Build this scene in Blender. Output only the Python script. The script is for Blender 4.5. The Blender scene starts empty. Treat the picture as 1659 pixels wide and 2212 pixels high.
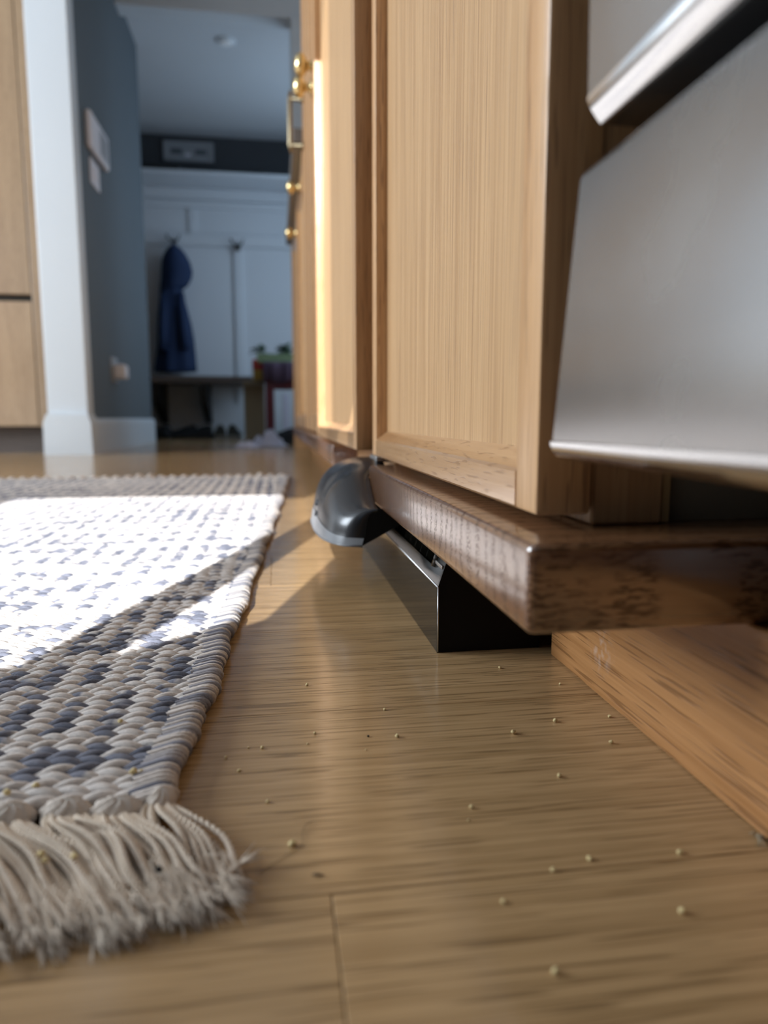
import bpy, bmesh, math, random
import numpy as np
from mathutils import Vector, Matrix, noise
random.seed(7); rng = np.random.default_rng(7)
PI = math.pi
scene = bpy.context.scene
COL = scene.collection

# ------------------------------------------------------------------ camera
YAW, PITCH, F_PX = math.radians(8.619), math.radians(7.465), 1534.0
cd = bpy.data.cameras.new('camera'); cam = bpy.data.objects.new('camera', cd); COL.objects.link(cam)
cam.location = (0, 0, .133)
cam.rotation_euler = (PI / 2 - PITCH, 0, -YAW)
cd.sensor_fit = 'HORIZONTAL'; cd.sensor_width = 36.0; cd.lens = 36.0 * F_PX / 1659.0
cd.clip_start = .005; cd.clip_end = 60
cd.dof.use_dof = True; cd.dof.focus_distance = .37; cd.dof.aperture_fstop = 9.0
scene.camera = cam

# ------------------------------------------------------------------ light and exposure
scene.view_settings.view_transform = 'Standard'; scene.view_settings.look = 'None'
scene.view_settings.gamma = 1; scene.view_settings.use_curve_mapping = False
scene.view_settings.exposure = 0.0
scene.cycles.use_denoising = True
scene.cycles.max_bounces = 8; scene.cycles.diffuse_bounces = 5
scene.cycles.sample_clamp_indirect = 6
w = bpy.data.worlds.new('sky'); scene.world = w; w.use_nodes = True
w.node_tree.nodes['Background'].inputs[0].default_value = (.50, .70, 1.0, 1)
w.node_tree.nodes['Background'].inputs[1].default_value = 1.0
SUN_T, SUN_A = .5, .305           # fall and sideways drift per metre travelled along +Y
sd = bpy.data.lights.new('sun', 'SUN'); so = bpy.data.objects.new('sun', sd); COL.objects.link(so)
so.rotation_euler = Vector((SUN_A, 1, -SUN_T)).to_track_quat('-Z', 'Y').to_euler()
so.location = (-3, -6, 4)
sd.energy = 13.0; sd.angle = math.radians(.12); sd.color = (.92, .96, 1.0)

def area(name, loc, direction, sx, sy, power, color):
    d = bpy.data.lights.new(name, 'AREA'); d.shape = 'RECTANGLE'; d.size = sx; d.size_y = sy
    d.energy = power; d.color = color
    o = bpy.data.objects.new(name, d); COL.objects.link(o); o.location = loc
    o.rotation_euler = Vector(direction).to_track_quat('-Z', 'Y').to_euler()
    return o
area('daylight_left_window', (-3.36, 1.35, 1.45), (1, 0, -.05), 2.2, 1.3, 172, (.82, .91, 1.0))
area('daylight_rear_window', (-2.6, -1.44, 1.42), (.1, 1, -.05), 1.0, .9, 6, (.72, .86, 1.0))
area('hall_fill_light', (.72, 4.55, 1.10), (-1, -.12, -.02), 1.0, 1.5, 9.5, (.62, .81, 1.0))  # added fill with no known source, brightens the hallway

# ------------------------------------------------------------------ helpers
def tag(o, label=None, cat=None, group=None, kind=None):
    if label: o['label'] = label
    if cat: o['category'] = cat
    if group: o['group'] = group
    if kind: o['kind'] = kind
    return o
def thing(name, loc, label, cat, group=None, rz=0):
    o = bpy.data.objects.new(name, None); COL.objects.link(o); o.location = loc; o.rotation_euler = (0, 0, rz)
    o.empty_display_size = .02
    return tag(o, label, cat, group)
def root_of(o):
    while o.parent: o = o.parent
    return o
def add(name, me, mat, parent=None, world=True, loc=None, smooth=False):
    """link a mesh; its vertices are given in world space when it has a parent (world=True)"""
    if isinstance(me, bmesh.types.BMesh):
        bm = me; bmesh.ops.recalc_face_normals(bm, faces=bm.faces)
        me = bpy.data.meshes.new(name); bm.to_mesh(me); bm.free()
    if mat is not None:
        for m in (mat if isinstance(mat, (list, tuple)) else [mat]): me.materials.append(m)
    if smooth is not False:
        me.polygons.foreach_set('use_smooth', [True] * len(me.polygons))
        if smooth is not True: me.set_sharp_from_angle(angle=math.radians(smooth))
    o = bpy.data.objects.new(name, me); COL.objects.link(o)
    if parent is not None:
        o.parent = parent
        if world:
            r = root_of(parent)
            if parent is r:
                me.transform(Matrix.Translation(-r.location))
            else:
                me.transform(Matrix.Translation(-r.location))
    elif loc is not None:
        me.transform(Matrix.Translation(-Vector(loc))); o.location = loc
    return o
def B(): return bmesh.new()
def box(bm, x0, x1, y0, y1, z0, z1, bev=0, seg=2):
    r = bmesh.ops.create_cube(bm, size=1)
    vs = r['verts']
    bmesh.ops.scale(bm, vec=(x1 - x0, y1 - y0, z1 - z0), verts=vs)
    bmesh.ops.translate(bm, vec=((x0 + x1) / 2, (y0 + y1) / 2, (z0 + z1) / 2), verts=vs)
    if bev:
        es = list({e for v in vs for e in v.link_edges})
        bmesh.ops.bevel(bm, geom=es, offset=bev, segments=seg, profile=.5, affect='EDGES')
    return bm
def bx(*a, **k): return box(B(), *a, **k)
def prism(bm, pts, y0, y1, axis='Y'):
    """extrude a closed (a,b) profile; axis Y: pts=(x,z); axis Z: pts=(x,y); axis X: pts=(y,z)"""
    def P(a, b, t): return (a, t, b) if axis == 'Y' else (a, b, t) if axis == 'Z' else (t, a, b)
    v0 = [bm.verts.new(P(a, b, y0)) for a, b in pts]; v1 = [bm.verts.new(P(a, b, y1)) for a, b in pts]
    n = len(pts)
    for i in range(n): bm.faces.new((v0[i], v0[(i + 1) % n], v1[(i + 1) % n], v1[i]))
    bm.faces.new(v0); bm.faces.new(v1[::-1])
    return bm
def grid(bm, rows, close_u=False, close_v=False):
    vs = [[bm.verts.new(p) for p in r] for r in rows]
    nu, nv = len(vs), len(vs[0])
    for i in range(nu if close_u else nu - 1):
        for j in range(nv if close_v else nv - 1):
            a, b, c, d = vs[i][j], vs[(i + 1) % nu][j], vs[(i + 1) % nu][(j + 1) % nv], vs[i][(j + 1) % nv]
            try: bm.faces.new((a, b, c, d))
            except ValueError: pass
    return vs
def tube(bm, pts, rad, n=8, cap=True):
    pts = [Vector(p) for p in pts]; rows = []
    for i, p in enumerate(pts):
        t = (pts[min(i + 1, len(pts) - 1)] - pts[max(i - 1, 0)]).normalized()
        a = Vector((0, 0, 1)) if abs(t.z) < .9 else Vector((1, 0, 0))
        u = t.cross(a).normalized(); v = t.cross(u)
        r = rad[i] if isinstance(rad, (list, tuple)) else rad
        rows.append([p + r * (math.cos(2 * PI * k / n) * u + math.sin(2 * PI * k / n) * v) for k in range(n)])
    vs = grid(bm, rows, close_v=True)
    if cap:
        bm.faces.new(vs[0]); bm.faces.new(vs[-1][::-1])
    return bm
def lathe(bm, prof, origin, axis=(0, 0, 1), n=16):
    """prof: (radius, height) pairs turned about axis"""
    ax = Vector(axis).normalized(); a = Vector((0, 0, 1)) if abs(ax.z) < .9 else Vector((1, 0, 0))
    u = ax.cross(a).normalized(); v = ax.cross(u); o = Vector(origin)
    rows = [[o + ax * hgt + r * (math.cos(2 * PI * k / n) * u + math.sin(2 * PI * k / n) * v) for k in range(n)] for r, hgt in prof]
    vs = grid(bm, rows, close_v=True)
    bm.faces.new(vs[0]); bm.faces.new(vs[-1][::-1])
    return bm
def ball(bm, c, rx, ry, rz, u=14, v=9, f=None):
    rows = []
    for i in range(v + 1):
        th = PI * min(max(i / v, .02), .98)
        row = []
        for j in range(u):
            ph = 2 * PI * j / u; k = f(th, ph) if f else 1
            row.append((c[0] + k * rx * math.sin(th) * math.cos(ph), c[1] + k * ry * math.sin(th) * math.sin(ph), c[2] + k * rz * math.cos(th)))
        rows.append(row)
    vs = grid(bm, rows, close_v=True); bm.faces.new(vs[0]); bm.faces.new(vs[-1][::-1])
    return bm

# ------------------------------------------------------------------ materials
def mat(name, color=(.5, .5, .5), rough=.5, metal=0, spec=.5, **k):
    m = bpy.data.materials.new(name); m.use_nodes = True
    p = m.node_tree.nodes['Principled BSDF']
    p.inputs['Base Color'].default_value = (*color, 1); p.inputs['Roughness'].default_value = rough
    p.inputs['Metallic'].default_value = metal; p.inputs['Specular IOR Level'].default_value = spec
    for a, b in k.items(): p.inputs[a.replace('_', ' ')].default_value = b
    return m
def N(m, t, **k):
    n = m.node_tree.nodes.new(t)
    for a, b in k.items(): setattr(n, a, b)
    return n
def L(m, a, b): m.node_tree.links.new(a, b)
def mottled(name, c1, c2, scale=8, rough=.6, bump=0, bscale=60, stretch=(1, 1, 1), **k):
    m = mat(name, c1, rough, **k); p = m.node_tree.nodes['Principled BSDF']
    tc = N(m, 'ShaderNodeTexCoord'); mp = N(m, 'ShaderNodeMapping'); mp.inputs['Scale'].default_value = stretch
    L(m, tc.outputs['Object'], mp.inputs[0])
    nz = N(m, 'ShaderNodeTexNoise'); nz.inputs['Scale'].default_value = scale; nz.inputs['Detail'].default_value = 4
    L(m, mp.outputs[0], nz.inputs['Vector'])
    mx = N(m, 'ShaderNodeMix', data_type='RGBA'); mx.inputs[6].default_value = (*c1, 1); mx.inputs[7].default_value = (*c2, 1)
    L(m, nz.outputs['Fac'], mx.inputs[0]); L(m, mx.outputs[2], p.inputs['Base Color'])
    if bump:
        n2 = N(m, 'ShaderNodeTexNoise'); n2.inputs['Scale'].default_value = bscale; L(m, mp.outputs[0], n2.inputs['Vector'])
        bp = N(m, 'ShaderNodeBump'); bp.inputs['Strength'].default_value = bump; bp.inputs['Distance'].default_value = .002
        L(m, n2.outputs['Fac'], bp.inputs['Height']); L(m, bp.outputs[0], p.inputs['Normal'])
    return m
def wood(name, light, dark, pore, grain='Z', band=70, fine=420, porescale=800, porelen=30, rough=.35, porecut=.60,
         poreamt=.6, bump=.25, spec=.5, finewt=.5, bandlen=2.0, finelen=5.0, tint=.12, coat=0, ring=False, coat_ior=1.9, coat_rough=.13):
    """oak: broad growth bands, fine streaks and short dark pores, all drawn out along the grain axis"""
    m = mat(name, light, rough, spec=spec); p = m.node_tree.nodes['Principled BSDF']
    p.inputs['Coat Weight'].default_value = coat; p.inputs['Coat Roughness'].default_value = coat_rough; p.inputs['Coat IOR'].default_value = coat_ior
    tc = N(m, 'ShaderNodeTexCoord'); oi = N(m, 'ShaderNodeObjectInfo')
    off = N(m, 'ShaderNodeVectorMath', operation='SCALE'); off.inputs[0].default_value = (7.1, 3.3, 5.7); L(m, oi.outputs['Random'], off.inputs['Scale'])
    ad = N(m, 'ShaderNodeVectorMath', operation='ADD'); L(m, tc.outputs['Object'], ad.inputs[0]); L(m, off.outputs[0], ad.inputs[1])
    def nz(across, along, det=3, dist=0):
        mp = N(m, 'ShaderNodeMapping'); s = [across] * 3; s['XYZ'.index(grain)] = along
        mp.inputs['Scale'].default_value = s; L(m, ad.outputs[0], mp.inputs[0])
        n = N(m, 'ShaderNodeTexNoise'); n.inputs['Scale'].default_value = 1; n.inputs['Detail'].default_value = det
        n.inputs['Distortion'].default_value = dist; L(m, mp.outputs[0], n.inputs['Vector']); return n
    n1, n2, n3 = nz(band, bandlen, 2, .6), nz(fine, finelen, 3), nz(porescale, porelen, 1)
    mix = N(m, 'ShaderNodeMix', data_type='FLOAT'); mix.inputs[0].default_value = finewt
    L(m, n1.outputs['Fac'], mix.inputs[2]); L(m, n2.outputs['Fac'], mix.inputs[3])
    r = N(m, 'ShaderNodeValToRGB'); r.color_ramp.elements[0].position = .36; r.color_ramp.elements[1].position = .62
    r.color_ramp.elements[0].color = (*dark, 1); r.color_ramp.elements[1].color = (*light, 1)
    L(m, mix.outputs[0], r.inputs[0])
    pr = N(m, 'ShaderNodeMapRange'); pr.inputs['From Min'].default_value = porecut; pr.inputs['From Max'].default_value = porecut + .07
    L(m, n3.outputs['Fac'], pr.inputs['Value'])
    pm = N(m, 'ShaderNodeMath', operation='MULTIPLY'); pm.inputs[1].default_value = poreamt; L(m, pr.outputs[0], pm.inputs[0])
    if ring:
        wv_ = N(m, 'ShaderNodeTexWave', bands_direction='Y'); L(m, ad.outputs[0], wv_.inputs['Vector'])
        wv_.inputs['Scale'].default_value = 30; wv_.inputs['Distortion'].default_value = 7; wv_.inputs['Detail'].default_value = 2; wv_.inputs['Detail Scale'].default_value = .8
        wr = N(m, 'ShaderNodeMapRange'); wr.inputs['From Min'].default_value = .45; wr.inputs['From Max'].default_value = .8; L(m, wv_.outputs['Fac'], wr.inputs['Value'])
        pk = N(m, 'ShaderNodeMath', operation='MULTIPLY'); L(m, pm.outputs[0], pk.inputs[0]); L(m, wr.outputs[0], pk.inputs[1]); pm = pk
    if coat:
        ci = N(m, 'ShaderNodeMapRange'); ci.inputs['To Min'].default_value = coat; ci.inputs['To Max'].default_value = coat * .15
        L(m, pm.outputs[0], ci.inputs['Value']); L(m, ci.outputs[0], p.inputs['Coat Weight'])
    mx = N(m, 'ShaderNodeMix', data_type='RGBA'); mx.inputs[7].default_value = (*pore, 1)
    L(m, pm.outputs[0], mx.inputs[0]); L(m, r.outputs[0], mx.inputs[6])
    hv = N(m, 'ShaderNodeHueSaturation'); mr = N(m, 'ShaderNodeMapRange')
    mr.inputs['To Min'].default_value = 1 - tint; mr.inputs['To Max'].default_value = 1 + tint
    L(m, oi.outputs['Random'], mr.inputs['Value']); L(m, mr.outputs[0], hv.inputs['Value'])
    L(m, mx.outputs[2], hv.inputs['Color']); L(m, hv.outputs[0], p.inputs['Base Color'])
    if bump:
        sb = N(m, 'ShaderNodeMath', operation='SUBTRACT'); L(m, n2.outputs['Fac'], sb.inputs[0]); L(m, pm.outputs[0], sb.inputs[1])
        bp = N(m, 'ShaderNodeBump'); bp.inputs['Strength'].default_value = bump; bp.inputs['Distance'].default_value = .0004
        L(m, sb.outputs[0], bp.inputs['Height']); L(m, bp.outputs[0], p.inputs['Normal'])
    return m
OAK_L, OAK_D, OAK_P = (.56, .335, .165), (.42, .225, .098), (.20, .10, .045)
M = {}
M['oak_v'] = wood('oak_vertical', OAK_L, OAK_D, OAK_P, 'Z', band=60, fine=330, porescale=900, rough=.36, bump=.3)
M['oak_panel'] = wood('oak_panel', (.60, .372, .182), (.44, .25, .110), (.26, .14, .065), 'Z', band=50, fine=380, porescale=800, porelen=12, poreamt=.5, rough=.4, finewt=.65, bump=.3)
M['oak_y'] = wood('oak_along_run', OAK_L, OAK_D, OAK_P, 'Y', band=60, fine=330, porescale=700, porelen=60, rough=.28, bump=.35, coat=.8)
M['oak_board'] = wood('oak_board', (.23, .105, .048), (.155, .068, .029), (.09, .038, .016), 'X', band=60, fine=300, porescale=1000, porelen=220, rough=.25, spec=.6, bump=.25, poreamt=.95, coat=1.0, ring=True, porecut=.50, coat_ior=2.3, coat_rough=.15)
M['oak_toe'] = wood('oak_toe_kick', (.39, .19, .072), (.28, .125, .042), (.12, .05, .016), 'Y', band=170, fine=500, porescale=750, porelen=22, rough=.30, bump=.5, porecut=.58, poreamt=.6, finewt=.5, finelen=8)
def scuff(m, c):
    p = m.node_tree.nodes['Principled BSDF']; src = p.inputs['Base Color'].links[0].from_socket
    tc = N(m, 'ShaderNodeTexCoord'); sb = N(m, 'ShaderNodeVectorMath', operation='DISTANCE'); sb.inputs[1].default_value = c; L(m, tc.outputs['Object'], sb.inputs[0])
    mr = N(m, 'ShaderNodeMapRange'); mr.inputs['From Min'].default_value = .016; mr.inputs['From Max'].default_value = .003; L(m, sb.outputs['Value'], mr.inputs['Value'])
    nz = N(m, 'ShaderNodeTexNoise'); nz.inputs['Scale'].default_value = 260; nz.inputs['Detail'].default_value = 4; L(m, tc.outputs['Object'], nz.inputs['Vector'])
    r2 = N(m, 'ShaderNodeMapRange'); r2.inputs['From Min'].default_value = .48; r2.inputs['From Max'].default_value = .75; r2.inputs['To Max'].default_value = .35; L(m, nz.outputs['Fac'], r2.inputs['Value'])
    mu = N(m, 'ShaderNodeMath', operation='MULTIPLY'); L(m, mr.outputs[0], mu.inputs[0]); L(m, r2.outputs[0], mu.inputs[1])
    mx = N(m, 'ShaderNodeMix', data_type='RGBA'); mx.inputs[7].default_value = (.62, .58, .54, 1); L(m, mu.outputs[0], mx.inputs[0]); L(m, src, mx.inputs[6]); L(m, mx.outputs[2], p.inputs['Base Color'])
scuff(M['oak_toe'], (-.010, .410, .024))
M['oak_end'] = wood('oak_end_grain', (.34, .20, .10), (.24, .125, .06), (.10, .05, .025), 'Z', band=220, fine=520, porescale=420, porelen=10, rough=.45, bump=.5)
M['oak_dull'] = wood('oak_dull', (.36, .245, .145), (.29, .19, .11), (.17, .10, .05), 'Z', band=30, fine=200, porescale=600, rough=.32)
M['floor'] = wood('oak_floor', (.49, .310, .150), (.345, .210, .095), (.15, .085, .036), 'X', band=170, fine=620, porescale=760, porelen=24, rough=.18, bump=.30, porecut=.575, poreamt=.65, bandlen=1.8, finelen=8, tint=.07, spec=.5, coat=.4, coat_ior=1.5)
M['seam'] = mat('floor_seam', (.10, .055, .025), .7)
M['ply'] = mottled('plywood_edge', (.52, .36, .17), (.42, .27, .12), 30, .5)
M['laminate'] = mottled('laminate_side', (.30, .245, .18), (.26, .21, .155), 6, .45)
M['gap_shade'] = mat('recess_shade', (.02, .015, .01), .8)  # near-black, puts the shade of the door gaps into the carcass
M['white'] = mottled('white_trim_paint', (.64, .69, .73), (.60, .65, .69), 3, .35)
M['wains'] = mottled('white_wainscot', (.66, .70, .74), (.62, .66, .70), 2, .45)
M['slate'] = mottled('slate_wall_paint', (.100, .122, .138), (.088, .108, .122), 4, .7, bump=.1, bscale=300)
M['slate_dark'] = mottled('dark_slate_paint', (.060, .066, .075), (.052, .058, .066), 4, .7)
M['ceil'] = mottled('ceiling_paint', (.60, .63, .66), (.56, .59, .62), 3, .8)
M['ceil_white'] = mottled('kitchen_ceiling_paint', (.42, .44, .46), (.39, .41, .43), 2, .8)
M['wall_warm'] = mottled('kitchen_wall_paint', (.50, .53, .56), (.46, .49, .52), 2, .8)
M['plastic_w'] = mat('white_plastic', (.80, .80, .86), .35)
M['plastic_g'] = mat('grey_plastic', (.35, .37, .40), .4)
M['brass'] = mat('brass', (.78, .60, .30), .22, 1)
M['brass_old'] = mat('aged_brass', (.30, .24, .15), .35, 1)
M['black_gloss'] = mat('black_enamel', (.014, .014, .013), .08, spec=.6)
M['black_edge'] = mat('bright_edge_metal', (.50, .50, .50), .35, 1)  # bright metal; along the vent fold it paints in the lit edge
M['black_matt'] = mat('black_matt', (.006, .006, .007), .7, spec=.2)
M['slot'] = mat('gold_reflection_metal', (.80, .72, .52), .16, 1)  # gold of the sunlit floor's reflection put into the plate colour
M['pedal'] = mottled('pedal_plastic', (.022, .023, .026), (.016, .017, .020), 40, .26, spec=.6)
M['rim_reflection'] = mottled('rim_reflection', (.20, .21, .225), (.15, .16, .17), 60, .3)  # paler than the shell: sunlit rug's reflection painted on the rim
M['blue'] = mottled('navy_cloth', (.007, .027, .088), (.005, .019, .064), 9, .8, bump=.4, bscale=30)
M['bench'] = wood('dark_bench_wood', (.13, .10, .085), (.09, .07, .06), (.05, .04, .03), 'X', rough=.5)
M['iron'] = mat('black_iron', (.012, .013, .015), .5)
M['card'] = mottled('brown_cardboard', (.26, .20, .125), (.22, .165, .10), 6, .8)
M['red'] = mottled('dark_red_paint', (.12, .008, .018), (.09, .006, .013), 5, .4)
M['plum'] = mottled('plum_cloth', (.075, .045, .08), (.055, .033, .06), 6, .8)
M['leaf'] = mottled('leaf_green', (.025, .085, .025), (.012, .05, .02), 12, .5)
M['pot'] = mottled('pale_green_pot', (.24, .32, .17), (.18, .26, .14), 6, .5)
M['yellow'] = mottled('yellow_label', (.50, .30, .04), (.40, .22, .03), 8, .5)
M['redlabel'] = mat('red_label', (.40, .03, .02), .5)
M['paper'] = mottled('crumpled_white_cloth', (.62, .64, .78), (.54, .56, .70), 12, .8)
M['shoe'] = mottled('dark_shoe_cloth', (.018, .022, .028), (.010, .012, .016), 12, .7)
M['shoe_g'] = mottled('grey_shoe_cloth', (.10, .12, .11), (.06, .07, .07), 16, .7)
M['sole'] = mat('pale_sole', (.34, .36, .34), .6)
M['stone'] = mottled('grey_worktop', (.20, .19, .18), (.14, .13, .125), 60, .25)
M['crumb'] = mottled('bread_crumb', (.68, .54, .28), (.55, .42, .19), 500, .8)
M['hair'] = mat('brown_fibre', (.12, .07, .03), .6)
M['cream'] = mottled('cream_yarn', (.66, .575, .50), (.56, .48, .41), 700, .95, bump=.4, bscale=1500)
M['tassel'] = mottled('tassel_yarn', (.74, .63, .51), (.64, .53, .42), 700, .95, bump=.3, bscale=1500)
M['lamp'] = mat('recessed_lens', (.85, .85, .85), .3)
M['glass'] = mat('window_glass', (1, 1, 1), .02)
def thin_glass():
    m = bpy.data.materials.new('clear_pane'); m.use_nodes = True; nt = m.node_tree; nt.nodes.remove(nt.nodes['Principled BSDF'])
    t = N(m, 'ShaderNodeBsdfTransparent'); g = N(m, 'ShaderNodeBsdfGlossy'); g.inputs['Roughness'].default_value = .02
    x = N(m, 'ShaderNodeMixShader'); x.inputs[0].default_value = .05
    L(m, t.outputs[0], x.inputs[1]); L(m, g.outputs[0], x.inputs[2]); L(m, x.outputs[0], nt.nodes['Material Output'].inputs[0]); return m
M['glass'] = thin_glass()
M['polished'] = mat('lip_highlight_steel', (.72, .73, .74), .10, 1)  # paler, smoother strips added so the lips show the sunlit rug's reflection
M['steel'] = mat('brushed_steel', (.37, .365, .36), .30, 1)
def steel():
    m = M['steel']; p = m.node_tree.nodes['Principled BSDF']; tc = N(m, 'ShaderNodeTexCoord')
    n = N(m, 'ShaderNodeTexNoise'); n.inputs['Scale'].default_value = 22; n.inputs['Detail'].default_value = 3; L(m, tc.outputs['Object'], n.inputs['Vector'])
    r = N(m, 'ShaderNodeMapRange'); r.inputs['To Min'].default_value = .20; r.inputs['To Max'].default_value = .32; L(m, n.outputs['Fac'], r.inputs['Value']); L(m, r.outputs[0], p.inputs['Roughness'])
    mp = N(m, 'ShaderNodeMapping'); mp.inputs['Scale'].default_value = (900, 12, 900); L(m, tc.outputs['Object'], mp.inputs[0])
    n2 = N(m, 'ShaderNodeTexNoise'); n2.inputs['Scale'].default_value = 1; L(m, mp.outputs[0], n2.inputs['Vector'])
    bp = N(m, 'ShaderNodeBump'); bp.inputs['Strength'].default_value = .02; bp.inputs['Distance'].default_value = .0003; L(m, n2.outputs['Fac'], bp.inputs['Height']); L(m, bp.outputs[0], p.inputs['Normal'])
steel()
def yarn_mat():
    m = mat('two_tone_yarn', (.6, .55, .5), .95, spec=.15); p = m.node_tree.nodes['Principled BSDF']
    at = N(m, 'ShaderNodeAttribute', attribute_name='yarn'); tc = N(m, 'ShaderNodeTexCoord')
    mp = N(m, 'ShaderNodeMapping'); mp.inputs['Scale'].default_value = (330, 2200, 2200); L(m, tc.outputs['Object'], mp.inputs[0])
    n = N(m, 'ShaderNodeTexNoise'); n.inputs['Scale'].default_value = 1; n.inputs['Detail'].default_value = 2; L(m, mp.outputs[0], n.inputs['Vector'])
    mr = N(m, 'ShaderNodeMapRange'); mr.inputs['To Min'].default_value = .55; mr.inputs['To Max'].default_value = 1.28; L(m, n.outputs['Fac'], mr.inputs['Value'])
    hv = N(m, 'ShaderNodeHueSaturation'); L(m, at.outputs['Color'], hv.inputs['Color']); L(m, mr.outputs[0], hv.inputs['Value']); L(m, hv.outputs[0], p.inputs['Base Color'])
    bp = N(m, 'ShaderNodeBump'); bp.inputs['Strength'].default_value = .8; bp.inputs['Distance'].default_value = .0006; L(m, n.outputs['Fac'], bp.inputs['Height']); L(m, bp.outputs[0], p.inputs['Normal'])
    return m
M['yarn'] = yarn_mat()

def struct(name, bm, m, parent=None, **k):
    o = add(name, bm, m, parent, **k)
    if parent is None: o['kind'] = 'structure'
    return o

# ------------------------------------------------------------------ setting: floor of separate planks
fl = struct('floor', bx(-3.4, .75, -1.6, 5.6, -.06, -.004), M['seam'])
PW = .127; Y0 = .185 - 3 * PW
def plank(x0, x1, y0, y1, bev=.00035):
    g = .00012
    bm = bx(x0 - (x0 + x1) / 2 + g, x1 - (x0 + x1) / 2 - g, -(y1 - y0) / 2 + g, (y1 - y0) / 2 - g, -.004, 0, bev=bev, seg=1)
    o = add('plank', bm, M['floor'], fl, world=False); o.location = ((x0 + x1) / 2, (y0 + y1) / 2, 0)
    return o
for r in range(0, 19):
    y0 = Y0 + r * PW
    if r == 2: cuts = [-1.6, -.62, .0130, .75]
    elif r == 3: cuts = [-1.6, -.46, .75]
    else:
        x = -1.6 + random.uniform(.1, .7); cuts = [-1.6]
        while x < .65: cuts.append(x); x += random.uniform(.55, 1.2)
        cuts.append(.75)
    for a, b in zip(cuts[:-1], cuts[1:]): plank(a, b, y0, y0 + PW)
bm = B()
for r in range(19, 44):
    y0 = Y0 + r * PW; x = -3.4
    while x < .75:
        x1 = min(x + random.uniform(.7, 1.5), .75); box(bm, x + .0004, x1 - .0004, y0 + .0004, min(y0 + PW, 5.6) - .0004, -.004, 0); x = x1
for r in range(-10, 0):
    box(bm, -3.4, .75, Y0 + r * PW + .0004, Y0 + (r + 1) * PW - .0004, -.004, 0)
for r in range(0, 19):
    box(bm, -3.4, -1.6004, Y0 + r * PW + .0004, Y0 + (r + 1) * PW - .0004, -.004, 0)
o = add('far_planks', bm, M['floor'], fl); o['kind'] = 'stuff'

# ------------------------------------------------------------------ setting: walls, ceiling, trim
struct('ceiling', bx(-3.5, .8, -1.6, 3.80, 2.44, 2.50), M['ceil_white'])
struct('ceiling_hallway', bx(-2.6, .8, 3.80, 5.7, 2.15, 2.50), M['ceil'])
bm = B()
for a in ((.75, .85, -1.6, 3.98, 0, 2.5), (.75, .85, 5.12, 5.7, 0, 2.5), (.75, .85, 3.98, 5.12, 0, .30), (.75, .85, 3.98, 5.12, 1.90, 2.5)): box(bm, *a)
struct('wall_right', bm, M['wall_warm'])
# kitchen left wall with a wide window
bm = B()
for a in ((-3.5, -3.4, -1.6, .15, 0, 2.5), (-3.5, -3.4, 2.75, 3.66, 0, 2.5), (-3.5, -3.4, .15, 2.75, 0, .8), (-3.5, -3.4, .15, 2.75, 2.1, 2.5)): box(bm, *a)
struct('wall_left', bm, M['wall_warm'])
def window(name, frames, panes, sun_masks=()):
    bm = B()
    for a in frames: box(bm, *a)
    o = struct(name, bm, M['white'])
    for a in panes: add('pane', bx(*a), M['glass'], o)
    for a in sun_masks: add('sun_mask', bx(*a), M['white'], o)  # unseen panels, added to trim the sun patch
    return o
window('window_1', [(-3.46, -3.42, .15, .20, .8, 2.1), (-3.46, -3.42, 2.70, 2.75, .8, 2.1), (-3.46, -3.42, .15, 2.75, .8, .85), (-3.46, -3.42, .15, 2.75, 2.05, 2.1), (-3.46, -3.42, 1.42, 1.47, .85, 2.05)],
       [(-3.442, -3.438, .20, 1.42, .85, 2.05), (-3.442, -3.438, 1.47, 2.70, .85, 2.05)])
# rear wall behind the camera: unseen window, its opening shaped to form the sun patch
WB = 1.5
def sx(c): return c - SUN_A * WB
def sz(v): return SUN_T * (v + WB)
xl, xm0, xm1, xr = sx(-1.05), sx(-.246), sx(-.213), sx(-.152)
z0, z1, zt = sz(.388), sz(1.215), sz(2.78)
bm = B()
for a in ((-3.5, -3.2, -1.6, -1.5, 0, 2.5), (-2.0, xl, -1.6, -1.5, 0, 2.5), (-3.2, -2.0, -1.6, -1.5, 0, .85), (-3.2, -2.0, -1.6, -1.5, 2.0, 2.5),
          (xr, .8, -1.6, -1.5, 0, 2.5), (xl, xr, -1.6, -1.5, 0, z0), (xl, xr, -1.6, -1.5, zt, 2.5)): box(bm, *a)
prism(bm, [(xm1, z0), (xr, z0), (xr, sz(.468))], -1.6, -1.5)  # added wedge, slants the near edge of the sun patch
struct('wall_rear', bm, M['slate'])
window('window_2', [(xm0, xm1, -1.53, -1.50, z0, zt), (xl, xl + .05, -1.53, -1.50, z0, zt)], [(xl, xm0, -1.522, -1.518, z0, zt), (xm1, xr, -1.522, -1.518, z0, zt)],
       [(xl, sx(-.325), -1.515, -1.505, z1, zt), (xm1, xr, -1.515, -1.505, sz(1.10), zt)])
window('window_3', [(-3.2, -3.15, -1.56, -1.52, .85, 2.0), (-2.05, -2.0, -1.56, -1.52, .85, 2.0), (-3.2, -2.0, -1.56, -1.52, .85, .9), (-3.2, -2.0, -1.56, -1.52, 1.95, 2.0)], [(-3.15, -2.05, -1.542, -1.538, .9, 1.95)])
window('hall_fill_window', [(.77, .81, 3.98, 4.03, .30, 1.90), (.77, .81, 5.07, 5.12, .30, 1.90), (.77, .81, 4.03, 5.07, .30, .35), (.77, .81, 4.03, 5.07, 1.85, 1.90)], [(.788, .792, 4.03, 5.07, .35, 1.85)])  # unseen window added around the hallway fill
struct('stray_light_block', bx(-1.50, -.98, -1.5, .0, 0, .95), M['slate'])            # unseen block added left of and behind the camera to cut stray light
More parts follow.
